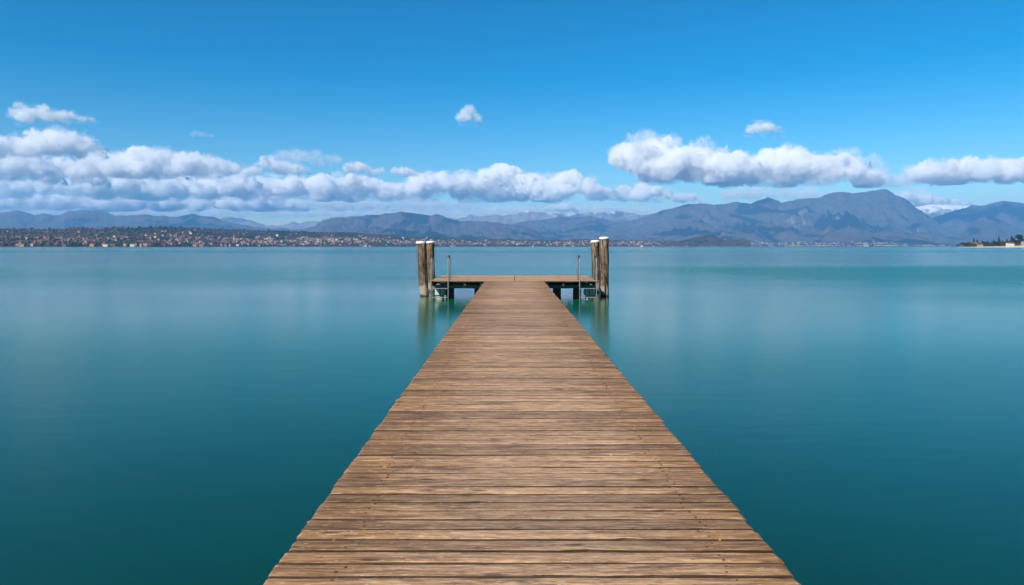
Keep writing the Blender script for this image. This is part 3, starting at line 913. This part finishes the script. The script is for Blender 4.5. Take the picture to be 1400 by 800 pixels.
SPH_V, SPH_F = ico(2)
def cloud_mesh(puffs, hmax, seed, grow, amp, stretch, D, s, vox):
    V, Fs, k = [], [], 0
    for (x, yy, zc, rx, ry, rz) in puffs:
        V.append(SPH_V * np.array([rx + grow, ry + grow, rz + grow]) + np.array([x - 700, yy, zc])); Fs.append(SPH_F + k); k += len(SPH_V)
    o = link('tmp', mesh_np('cloud', np.concatenate(V), np.concatenate(Fs)))
    md = o.modifiers.new('remesh', 'REMESH'); md.mode = 'VOXEL'; md.voxel_size = vox
    dg = bpy.context.evaluated_depsgraph_get()
    m2 = bpy.data.meshes.new_from_object(o.evaluated_get(dg))
    old = o.data; bpy.data.objects.remove(o, do_unlink=True); bpy.data.meshes.remove(old)
    nv = len(m2.vertices)
    co = np.empty(nv * 3, np.float32); m2.vertices.foreach_get('co', co); co = co.reshape(-1, 3).astype(float)
    no = np.empty(nv * 3, np.float32); m2.vertices.foreach_get('normal', no); no = no.reshape(-1, 3)
    L = hmax * 0.45
    d1 = fbm(co[:, 0] / L / stretch, co[:, 1] / L, co[:, 2] / L, 2, seed)
    L2 = max(hmax * 0.14, 2.0)
    d2 = 0.45 - np.abs(fbm(co[:, 0] / L2 / stretch, co[:, 1] / L2, co[:, 2] / L2, 3, seed + 9)) * 1.5
    L3 = max(hmax * 0.055, 1.2)
    d3 = 0.3 - np.abs(fbm(co[:, 0] / L3 / stretch, co[:, 1] / L3, co[:, 2] / L3, 2, seed + 19)) * 1.3
    disp = (d1 * 0.18 + d2 * 0.19 + d3 * 0.06) * hmax * amp
    co = co + no * disp[:, None]
    P = np.stack([co[:, 0] * s, D + co[:, 1] * s, CL_BASE + np.maximum(co[:, 2] * s, -40)], -1)
    return m2, P

def cloud(label, top, base, seed, puff=1.0, depth=None, group=None, fill=1.0, thin=False):
    """a cumulus: its top follows the polyline top (photo columns, rows), its base lies near row base; its distance follows from the cloud-base height"""
    rg = np.random.default_rng(seed)
    D = CL_BASE / ((HOR - base) / F)
    s = D / F
    xs = np.array([p[0] for p in top], float); ys = np.array([p[1] for p in top], float)
    wpx = xs[-1] - xs[0]; hmax = base - ys.min()
    dep = (depth or min(max(hmax * 1.1, wpx * 0.25), hmax * 2.0))
    area = float(np.sum((base - (ys[1:] + ys[:-1]) / 2) * np.diff(xs)))
    n = int(np.clip(fill * 30.0 * area / hmax ** 2, 30, 420))
    puffs = []
    for q in range(n):
        x = rg.uniform(xs[0], xs[-1])
        h = (base - np.interp(x, xs, ys)) * (0.95 + 0.26 * float(pn3(x / (0.6 * hmax), seed * 1.1, 0.5, seed)))
        bo = hmax * 0.08 + hmax * 0.28 * float(pn3(x / (0.8 * hmax), seed * 2.1, 3.5, seed + 1))
        h = max(h, 3.0)
        big = rg.random() < 0.32
        r = max((h - bo) * (rg.uniform(0.26, 0.42) if big else rg.uniform(0.09, 0.20)) * puff, 1.5)
        lo, hi = bo + r * 0.7, max(h - r, bo + r * 0.8)
        zc = lo + (hi - lo) * (rg.random() if big else rg.random() ** 0.45)
        yy = rg.normal() * dep * 0.26
        puffs.append((x, yy, zc, r * rg.uniform(1.0, 1.8), r * rg.uniform(1.0, 1.5), r * rg.uniform(0.75, 1.0)))
    wisps = list(puffs)
    for q in range(max(6, n // 5)):      # torn scraps round the edges
        x = rg.uniform(xs[0] - 0.06 * wpx, xs[-1] + 0.06 * wpx)
        h = base - np.interp(x, xs, ys)
        zc = rg.choice([rg.uniform(0.8, 1.0) * h, rg.uniform(-0.02, 0.2) * h])
        r = max(hmax * rg.uniform(0.05, 0.11), 1.3)
        wisps.append((x, rg.normal() * dep * 0.3, max(zc, r), r * rg.uniform(1.6, 3.2), r * 1.3, r * 0.8))
    vox = max(0.5, min(0.78, hmax / 40))
    parts = []
    if not thin:
        parts.append(('body', cloud_mesh(puffs, hmax, seed, 0.0, 1.0, 1.5, D, s, vox), M['vapour']))
    parts.append(('veil', cloud_mesh(wisps, hmax, seed + 50, 0.03 * hmax, 1.2, 2.0, D, s, vox), M['veil']))
    c0 = parts[0][1][1].mean(0); c0[2] = CL_BASE
    root = empty('cloud', c0)
    for nm, (m2, P), mt in parts:
        m2.vertices.foreach_set('co', (P - c0).astype(np.float32).ravel())
        m2.materials.clear(); m2.materials.append(mt); m2.update()
        link(nm, m2, root)
    tag(root, label, 'cloud', group)
    return root

cloud('small flat cloud floating alone above the big left cloud bank', [(20, 152), (32, 144), (50, 144), (75, 150), (95, 152), (110, 160), (127, 166)], 169, 1)
cloud('tall white cloud crowning the left cloud bank', [(-30, 190), (0, 188), (25, 184), (45, 177), (85, 176), (110, 184), (125, 196), (140, 208)], 214, 2)
cloud('round shaded cloud at the left end of the bank', [(-60, 212), (-10, 206), (20, 204), (45, 208), (60, 220), (68, 236)], 247, 3)
cloud('puffy cloud beside the round shaded one', [(45, 216), (70, 212), (95, 216), (120, 228), (138, 244)], 254, 4)
cloud('long grey topped cloud trailing off the left bank', [(120, 208), (150, 200), (180, 204), (215, 206), (240, 207), (255, 214), (275, 212), (300, 216), (322, 230)], 243, 5)
cloud('broad low layer of the left cloud bank', [(-80, 246), (0, 244), (80, 246), (150, 232), (220, 236), (280, 240), (330, 240), (360, 252)], 272, 6, fill=1.2)
cloud('dim lowest layer of the left cloud bank', [(-80, 272), (0, 270), (100, 268), (200, 262), (300, 266), (380, 268), (420, 276)], 288, 7, fill=1.2)
cloud('bright cloud with a leaning grey top right of the bank', [(340, 232), (355, 220), (370, 213), (390, 221), (410, 226), (425, 236)], 241, 8)
cloud('grey veil cloud leaning over its bright neighbour', [(376, 212), (385, 203), (400, 201), (420, 208), (440, 209), (462, 216)], 226, 9, thin=True)
cloud('small puff between the left bank and the middle', [(474, 226), (480, 219), (496, 222), (510, 230), (524, 236)], 239, 10)
cloud('smallest dim puff over the broad mountain', [(538, 230), (545, 226), (558, 228), (572, 236)], 241, 11)
cloud('long white cloud above the broad mountain', [(330, 248), (360, 240), (400, 244), (435, 239), (460, 242), (490, 242), (515, 246), (535, 252), (556, 264)], 274, 12, fill=1.3)
cloud('dim thin cloud streak low over the broad mountain', [(340, 276), (380, 272), (440, 268), (480, 272), (560, 271), (630, 274), (640, 280)], 288, 13, thin=True)
cloud('long billowing cloud right of the broad mountain', [(550, 252), (580, 240), (600, 236), (620, 238), (650, 238), (670, 234), (695, 232), (720, 238), (745, 243), (752, 248)], 275, 14, fill=1.3)
cloud('rounded white cloud ending the middle bank', [(735, 250), (755, 240), (775, 235), (795, 238), (815, 246), (835, 258), (845, 266)], 273, 15)
cloud('little low cloud over the distant snowy mountains', [(745, 282), (760, 278), (780, 278), (792, 284)], 290, 16)
cloud('loose cloud scrap under the great right cloud', [(845, 258), (862, 250), (885, 252), (905, 256), (925, 264), (960, 268)], 276, 17)
cloud('great white cloud over the tall mountain, leading half', [(850, 202), (864, 195), (885, 196), (905, 194), (930, 200), (950, 196), (965, 200), (985, 212), (1010, 216), (1030, 226)], 250, 18, fill=1.3)
cloud('great white cloud over the tall mountain, trailing half', [(975, 214), (985, 206), (1010, 208), (1040, 208), (1070, 206), (1095, 212), (1110, 206), (1140, 208), (1160, 215), (1185, 218), (1196, 230)], 254, 19, fill=1.3)
cloud('faint wisps below the great right cloud', [(985, 262), (1010, 254), (1060, 258), (1110, 256), (1140, 266)], 273, 20, thin=True)
cloud('long flat grey cloud at the right above the peninsula', [(1252, 232), (1262, 220), (1276, 216), (1300, 217), (1340, 215), (1380, 217), (1420, 224), (1470, 232)], 250, 21, fill=1.2)
cloud('small grey scrap joining the right clouds', [(1196, 244), (1210, 234), (1230, 238), (1246, 248)], 256, 22, thin=True)
cloud('low bright cloud behind the tall mountain summit', [(1218, 268), (1240, 260), (1262, 262), (1290, 272), (1320, 278), (1345, 282)], 288, 23)
cloud('hazy cloud layer resting on the ridge behind the wooded shore', [(-40, 286), (40, 282), (120, 284), (200, 280), (280, 283), (350, 284), (400, 288)], 297, 27, thin=True)
cloud('hazy cloud layer touching the summit of the broad mountain', [(395, 287), (440, 283), (500, 285), (560, 282), (620, 285), (660, 289)], 297, 28, thin=True)
cloud('hazy scraps of cloud over the distant snowy mountains', [(650, 284), (700, 280), (740, 283), (800, 279), (850, 281), (890, 285)], 294, 29, thin=True)
cloud('small upright cloud alone in the middle of the sky', [(631, 158), (636, 148), (643, 146), (650, 154), (655, 166)], 170, 24)
cloud('small ragged cloud alone above the great right cloud', [(1029, 170), (1038, 162), (1048, 163), (1058, 172), (1067, 180)], 187, 25)
cloud('tiny wisp alone above the left bank', [(260, 182), (268, 178), (280, 180), (288, 184)], 187, 26, thin=True)

# ------------------------------------------------------------------ the pier
DX = 0.081            # middle of the walkway, right of the lens
DW = 2.218            # width of the walkway
PITCH = 0.127
def deck_z(y): return 0.64 + 0.0035 * y
pier = empty('wooden_pier', (DX, 0, 0))
tag(pier, 'long weathered plank pier ending in a T shaped platform over the lake', 'pier')

def plank_mesh(seed, length, width, thick, seg, rough=1.0):
    """a worn board along x with wavy edges, rounded arrises and split ends; origin in the middle of its top"""
    rg = np.random.default_rng(seed)
    xs = np.linspace(-length / 2, length / 2, seg + 1)
    if seg > 8:
        xs[1] = xs[0] + 0.012; xs[-2] = xs[-1] - 0.012
    w = width / 2
    def wav(a, f, ph): return a * fbm(xs * f + ph, xs * 0 + seed * 1.7, 0.3, 3, seed)
    e0 = wav(0.0042 * rough, 3.0, 0) ; e1 = wav(0.0042 * rough, 3.0, 40)
    # bites out of the front edge
    bite = np.clip(fbm(xs * 6, xs * 0 + seed * 0.77, 1.3, 2, seed + 5) - 0.28, 0, 1) * 0.03 * rough
    zz = wav(0.0020 * rough, 2.0, 80)
    cup = rg.uniform(-0.0025, 0.003)
    prof = [(-w, -thick), (-w, -0.007), (-w + 0.0015, -0.0025), (-w + 0.005, -0.0005), (-w * 0.4, cup * 0.6), (w * 0.4, cup * 0.6), (w - 0.005, -0.0005), (w - 0.0015, -0.0025), (w, -0.007), (w, -thick)]
    if seg <= 8:
        prof = [(-w, -thick), (-w, -0.005), (-w + 0.004, 0), (w - 0.004, 0), (w, -0.005), (w, -thick)]
    np_ = len(prof)
    V = np.zeros((seg + 1, np_, 3))
    for a in range(seg + 1):
        endt = 1.0
        drop = 0.0
        if seg > 8 and a in (0, seg): drop = 0.006
        for b, (py, pz) in enumerate(prof):
            y = py + (e0[a] + bite[a] * (pz > -thick * 0.9) if py < 0 else e1[a]) * (abs(py) > w * 0.6)
            z = pz + zz[a] * (pz > -thick * 0.9)
            if drop:
                y *= 0.985; z -= drop * (pz > -0.02)
            xx = xs[a]
            if a in (0, seg):
                xx += rg.uniform(-0.006, 0.006) * rough
            V[a, b] = (xx, y, z)
    V = V.reshape(-1, 3)
    i = np.arange((seg + 1) * np_).reshape(seg + 1, np_)
    nx = np.roll(i, -1, axis=1)
    F4 = np.stack([i[:-1], i[1:], nx[1:], nx[:-1]], -1).reshape(-1, 4)
    fl = [tuple(f) for f in F4] + [tuple(i[0][::-1].tolist())[::-1], tuple(i[-1][::-1].tolist())]
    me = bpy.data.meshes.new('plank')
    me.from_pydata([tuple(p) for p in V], [], fl)
    bm = bmesh.new(); bm.from_mesh(me); bmesh.ops.recalc_face_normals(bm, faces=bm.faces); bm.to_mesh(me); bm.free()
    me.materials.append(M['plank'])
    for p in me.polygons: p.use_smooth = False
    return me
NEAR = [plank_mesh(200 + k, DW, 0.120, 0.042, 34) for k in range(16)]
FAR = [plank_mesh(300 + k, DW, 0.120, 0.042, 7) for k in range(8)]
rg = random.Random(77)
y = -1.3
count = 0
ytop_end = 27.62
nails = MB()
last = None
while y < ytop_end:
    near_ = y < 11.0
    pool = NEAR if near_ else FAR
    k = rg.randrange(len(pool))
    if k == last: k = (k + 1) % len(pool)
    last = k
    o = link('plank', pool[k], pier)
    dz = rg.gauss(0, 0.0013)
    ex = rg.gauss(0, 0.004)
    o.location = (ex, y, deck_z(y) + dz)
    wv = rg.uniform(0.89, 0.93) if rg.random() > 0.05 else rg.uniform(0.85, 0.88)
    flip = 1
    o.rotation_euler = (rg.gauss(0.004, 0.006), rg.gauss(0, 0.0012), rg.gauss(0, 0.0016))
    lx = 1 + rg.gauss(0, 0.0016)
    if abs(y - 16.6) < PITCH / 2 or abs(y - 17.9) < PITCH / 2:
        lx = 1.035; o.location.z += 0.006
    o.scale = (lx, wv, 1)
    if y < 14:
        for sx in (-1, 1):
            for q in (-1, 1):
                nxp = sx * 0.84 + rg.gauss(0, 0.018); ny = y + q * 0.028 + rg.gauss(0, 0.005)
                nails.lathe([(0.0065, deck_z(y) + dz - 0.006), (0.0065, deck_z(y) + dz + 0.0022), (0.003, deck_z(y) + dz + 0.003)], 8, (nxp, ny))
    y += PITCH + rg.gauss(0, 0.0015)
    count += 1
WALK_END = y - PITCH + 0.062
tag(nails.build('nail_heads', M['nail'], pier), kind='stuff')

# platform across the end
PY0, PY1 = WALK_END + 0.01, 33.0
PX0, PX1 = -3.12 - DX, 3.30 - DX
boards = MB()
rr = random.Random(3)
yb = PY0 + 0.06
def pboard(x0, x1, yc, w, z):
    a = rr.gauss(0, 0.002)
    vs = []
    for x in (x0, x1):
        for (dy, dz) in ((-w, -0.042), (-w, -0.008), (-w + 0.008, 0), (w - 0.008, 0), (w, -0.008), (w, -0.042)):
            vs.append((x, yc + dy + a * (1 if x == x0 else -1), z + dz))
    fs = [(k, k + 6, (k + 1) % 6 + 6, (k + 1) % 6) for k in range(6)] + [tuple(range(6))[::-1], tuple(range(6, 12))]
    boards.add(vs, fs)
while yb < PY1 - 0.05:
    z = deck_z(27.8) + rr.gauss(0, 0.002)
    cx_ = 0.02
    pboard(PX0 + rr.gauss(0, 0.012), cx_ - 0.012 + rr.gauss(0, 0.003), yb, 0.060, z)
    pboard(cx_ + 0.012, PX1 + rr.gauss(0, 0.012), yb, 0.060, z + rr.gauss(0, 0.002))
    yb += PITCH
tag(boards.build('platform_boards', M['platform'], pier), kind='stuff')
PZ = deck_z(27.8) - 0.043

# walkway timbers
for sx in (-0.84, 0.0, 0.84):
    m = MB(); w = 0.06
    ya, yb2 = -1.35, WALK_END
    za, zb = deck_z(ya) - 0.047, deck_z(yb2) - 0.047
    vs = [(sx - w, ya, za - 0.16), (sx + w, ya, za - 0.16), (sx + w, yb2, zb - 0.16), (sx - w, yb2, zb - 0.16), (sx - w, ya, za), (sx + w, ya, za), (sx + w, yb2, zb), (sx - w, yb2, zb)]
    m.add(vs, [(3, 2, 1, 0), (4, 5, 6, 7), (0, 1, 5, 4), (1, 2, 6, 5), (2, 3, 7, 6), (3, 0, 4, 7)])
    m.build('joist', M['joist'], pier)
for yp in (1.5, 6.5, 11.5, 16.5, 21.5, 26.5):
    zt = deck_z(yp) - 0.212
    m = MB(); m.box(-0.98, 0.98, yp - 0.07, yp + 0.07, zt - 0.14, zt); m.build('cross_beam', M['steel'], pier)
    for sx in (-0.78, 0.78):
        m = MB(); m.lathe([(0.10, -1.5), (0.10, zt - 0.143)], 14, (sx, yp)); m.build('post', M['post'], pier, True)
# platform frame: joists along the view on three steel I beams, on posts
xj = PX0 + 0.1
while xj < PX1:
    m = MB(); m.box(xj - 0.045, xj + 0.045, PY0 + 0.06, PY1 - 0.06, PZ - 0.145, PZ); m.build('joist', M['joist'], pier)
    xj += 0.62
def ibeam(y, z1, h=0.13, name='steel_beam'):
    m = MB()
    m.box(PX0 + 0.05, PX1 - 0.05, y - 0.06, y + 0.06, z1 - 0.014, z1)
    m.box(PX0 + 0.05, PX1 - 0.05, y - 0.012, y + 0.012, z1 - h + 0.015, z1 - 0.015)
    m.box(PX0 + 0.05, PX1 - 0.05, y - 0.06, y + 0.06, z1 - h, z1 - h + 0.014)
    m.build(name, M['steel'], pier)
for yb3 in (28.35, 30.4, 32.5):
    ibeam(yb3, PZ - 0.148)
ZB = PZ - 0.148 - 0.133
for yb3 in (28.35, 32.5):
    for xp in ((-2.40, -1.30, 1.74, 2.52) if yb3 < 30 else (-0.75, 0.9)):
        m = MB(); m.box(xp - DX - 0.15, xp - DX + 0.15, yb3 - 0.13, yb3 + 0.13, -1.5, ZB); m.build('post', M['post'], pier)
for xp in (-2.77, 2.98):
    m = MB(); m.lathe([(0.19, 0.16), (0.215, 0.18), (0.215, 0.36), (0.20, 0.385), (0.09, 0.39), (0.09, ZB - 0.002)], 22, (xp - DX, 28.3)); m.build('steel_drum', M['drum'], pier, False)
    m = MB(); m.lathe([(0.15, -1.4), (0.15, 0.158)], 16, (xp - DX, 28.3)); m.build('footing', M['footing'], pier)
    m = MB(); m.box(xp - DX - 0.012, xp - DX + 0.012, 28.05, 28.075, 0.14, ZB - 0.01); m.build('strap', M['post'], pier)

# ------------------------------------------------------------------ swimming ladders
def ladder(label, x0, x1, yf):
    root = empty('swimming_ladder', ((x0 + x1) / 2, yf, 0))
    tag(root, label, 'ladder', None)
    hw = (x1 - x0) / 2
    top = 1.69; dk = deck_z(27.8)
    for sx in (-hw, hw):
        pts = [(sx, 0, -1.2), (sx, 0, 0.5), (sx, 0, top - 0.28)]
        for k in range(1, 9):
            a = math.pi * k / 9
            pts.append((sx, 0.37 - 0.37 * math.cos(a), top - 0.28 + 0.28 * math.sin(a)))
        pts += [(sx, 0.74, top - 0.28), (sx, 0.74, dk + 0.003)]
        m = MB(); m.tube(pts, 0.021, 10); rail = m.build('handrail', M['chrome'], root, True)
        m = MB(); m.tube([(sx, 0.74, dk + 0.0025), (sx, 0.74, dk + 0.012)], 0.055, 14); m.build('foot_flange', M['chrome'], rail, False)
        m = MB(); m.tube([(sx, 0.024, dk - 0.10), (sx, 0.16, dk - 0.10)], 0.016, 8); m.build('bracket', M['chrome'], rail, True)
        m = MB(); m.tube([(sx, 0.37 - 0.37 * math.cos(math.pi * k / 9), top - 0.28 + 0.28 * math.sin(math.pi * k / 9)) for k in (2, 3, 4, 5, 6)], 0.026, 10); m.build('grip', M['grip'], rail, True)
    for zr in (-0.23, 0.12, 0.455):
        m = MB(); m.box(-hw + 0.0205, hw - 0.0205, -0.035, 0.035, zr - 0.014, zr + 0.014); m.build('rung', M['chrome'], root)
    return root
ladder('galvanised swimming ladder beside the leaning bent mooring pile', -3.04, -2.40, WALK_END - 0.05)
ladder('galvanised swimming ladder beside the tallest mooring pile', 2.55, 3.18, WALK_END - 0.05)

# ------------------------------------------------------------------ mooring piles
def pile(label, base, top, r, seed, rough=1.0, cleft=False, neck=1.0):
    """a tree-trunk pile from base (x, y) at the water to top (x, y, z) with a white cap"""
    root = empty('mooring_pile', (base[0], base[1], 0))
    tag(root, label, 'pile')
    seg, rows = 30, 54
    zz = np.linspace(-1.3, top[2] - 0.05, rows)
    an = np.linspace(0, 2 * np.pi, seg, endpoint=False)
    A, Z = np.meshgrid(an, zz)
    f = np.clip(Z / top[2], -0.5, 1)
    cx = (top[0] - base[0]) * f + 0.035 * rough * pn3(Z * 0.9, seed * 1.3, 0.0, seed)
    cy = (top[1] - base[1]) * f
    rr_ = r * (1 + 0.13 * rough * fbm(np.cos(A) * 0.8, np.sin(A) * 0.8, Z * 1.1 + seed, 4, seed))
    rr_ = rr_ * (1 + 0.09 * rough * fbm(np.cos(A) * 3.5, np.sin(A) * 3.5, Z * 0.8 + seed, 2, seed + 3))
    knot = np.clip(pn3(np.cos(A) * 1.6, np.sin(A) * 1.6, Z * 3.0 + seed, seed + 7) - 0.38, 0, 1)
    rr_ = rr_ + knot * 0.16 * r * rough
    rr_ = rr_ * np.where(Z < 0.5, 1 - (1 - neck) * np.clip((0.5 - Z) / 0.4, 0, 1), 1)
    if cleft:
        d = np.abs(((A - 1.58 * np.pi + np.pi) % (2 * np.pi)) - np.pi)
        rr_ = rr_ - r * 0.75 * np.clip(1 - d / 0.30, 0, 1) * np.clip((0.75 - Z) / 0.5, 0, 1)
    else:
        d = np.abs(((A - 1.40 * np.pi + np.pi + 0.15 * Z) % (2 * np.pi)) - np.pi)
        rr_ = rr_ - r * 0.10 * np.clip(1 - d / 0.16, 0, 1) * np.clip(pn3(Z * 1.2, seed, 0, 2) + 0.3, 0, 1)
    V = np.stack([cx + rr_ * np.cos(A), cy + rr_ * np.sin(A), Z], -1).reshape(-1, 3)
    i = np.arange(rows * seg).reshape(rows, seg); nx = np.roll(i, -1, axis=1)
    F4 = np.stack([i[:-1], nx[:-1], nx[1:], i[1:]], -1).reshape(-1, 4)
    fl = [tuple(q) for q in F4.tolist()] + [tuple(i[-1].tolist())]
    me = bpy.data.meshes.new('trunk'); me.from_pydata([tuple(p) for p in V], [], fl); me.materials.append(M['pile'])
    for p in me.polygons: p.use_smooth = True
    link('trunk', me, root)
    m = MB(); rc = r * 1.10; zt = top[2]
    m.lathe([(rc, zt - 0.095), (rc * 1.005, zt - 0.02), (rc * 0.95, zt - 0.002), (rc * 0.5, zt + 0.012), (0.02, zt + 0.016)], 28, (top[0] - base[0], top[1] - base[1]))
    m.build('cap', M['cap'], root, True)
    return root
pile('bent knotty mooring pile with a white cap leaning outward', (-3.60, 30.0), (-3.735, 30.0, 2.235), 0.185, 5, 1.35, False, 0.92)
pile('slimmer mooring pile with a white cap right behind the bent knotty one', (-3.60, 32.9), (-3.66, 32.9, 2.27), 0.180, 8, 1.0, False, 0.80)
pile('mooring pile with a white cap, shorter of the straight pair by the ladder', (3.74, 32.4), (3.69, 32.4, 2.30), 0.185, 12, 0.6, False, 0.85)
p4 = pile('tallest straight mooring pile with a white cap and a split foot', (3.80, 30.0), (3.785, 30.0, 2.42), 0.185, 15, 0.55, True, 0.95)
m = MB()
m.tube([(-0.20, -0.10, 1.02), (-0.12, -0.20, 1.0), (-0.03, -0.235, 0.86), (0.02, -0.24, 0.62), (0.04, -0.235, 0.35), (0.03, -0.23, 0.05), (0.03, -0.2, -0.3)], 0.014, 8)
m.build('rope', M['rope'], p4, True)

# ------------------------------------------------------------------ haze in the air
mh = bpy.data.materials.new('lake_haze')
mh.use_nodes = True
mh.node_tree.nodes.clear()
_o = mh.node_tree.nodes.new('ShaderNodeOutputMaterial')
_v = mh.node_tree.nodes.new('ShaderNodeVolumePrincipled')
_v.inputs['Color'].default_value = (0.18, 0.52, 1.0, 1)
_v.inputs['Density'].default_value = 4.2e-5
_v.inputs['Density Attribute'].default_value = ''
_v.inputs['Temperature Attribute'].default_value = ''
_v.inputs['Anisotropy'].default_value = 0.0
mh.node_tree.links.new(_v.outputs[0], _o.inputs['Volume'])
hb = MB(); hb.box(-23000, 23000, -4000, 27000, -2.5, 1520)
tag(hb.build('haze', mh), 'thin blue haze over the lake', kind='stuff')
print('planks', count, 'objects', len(bpy.data.objects))
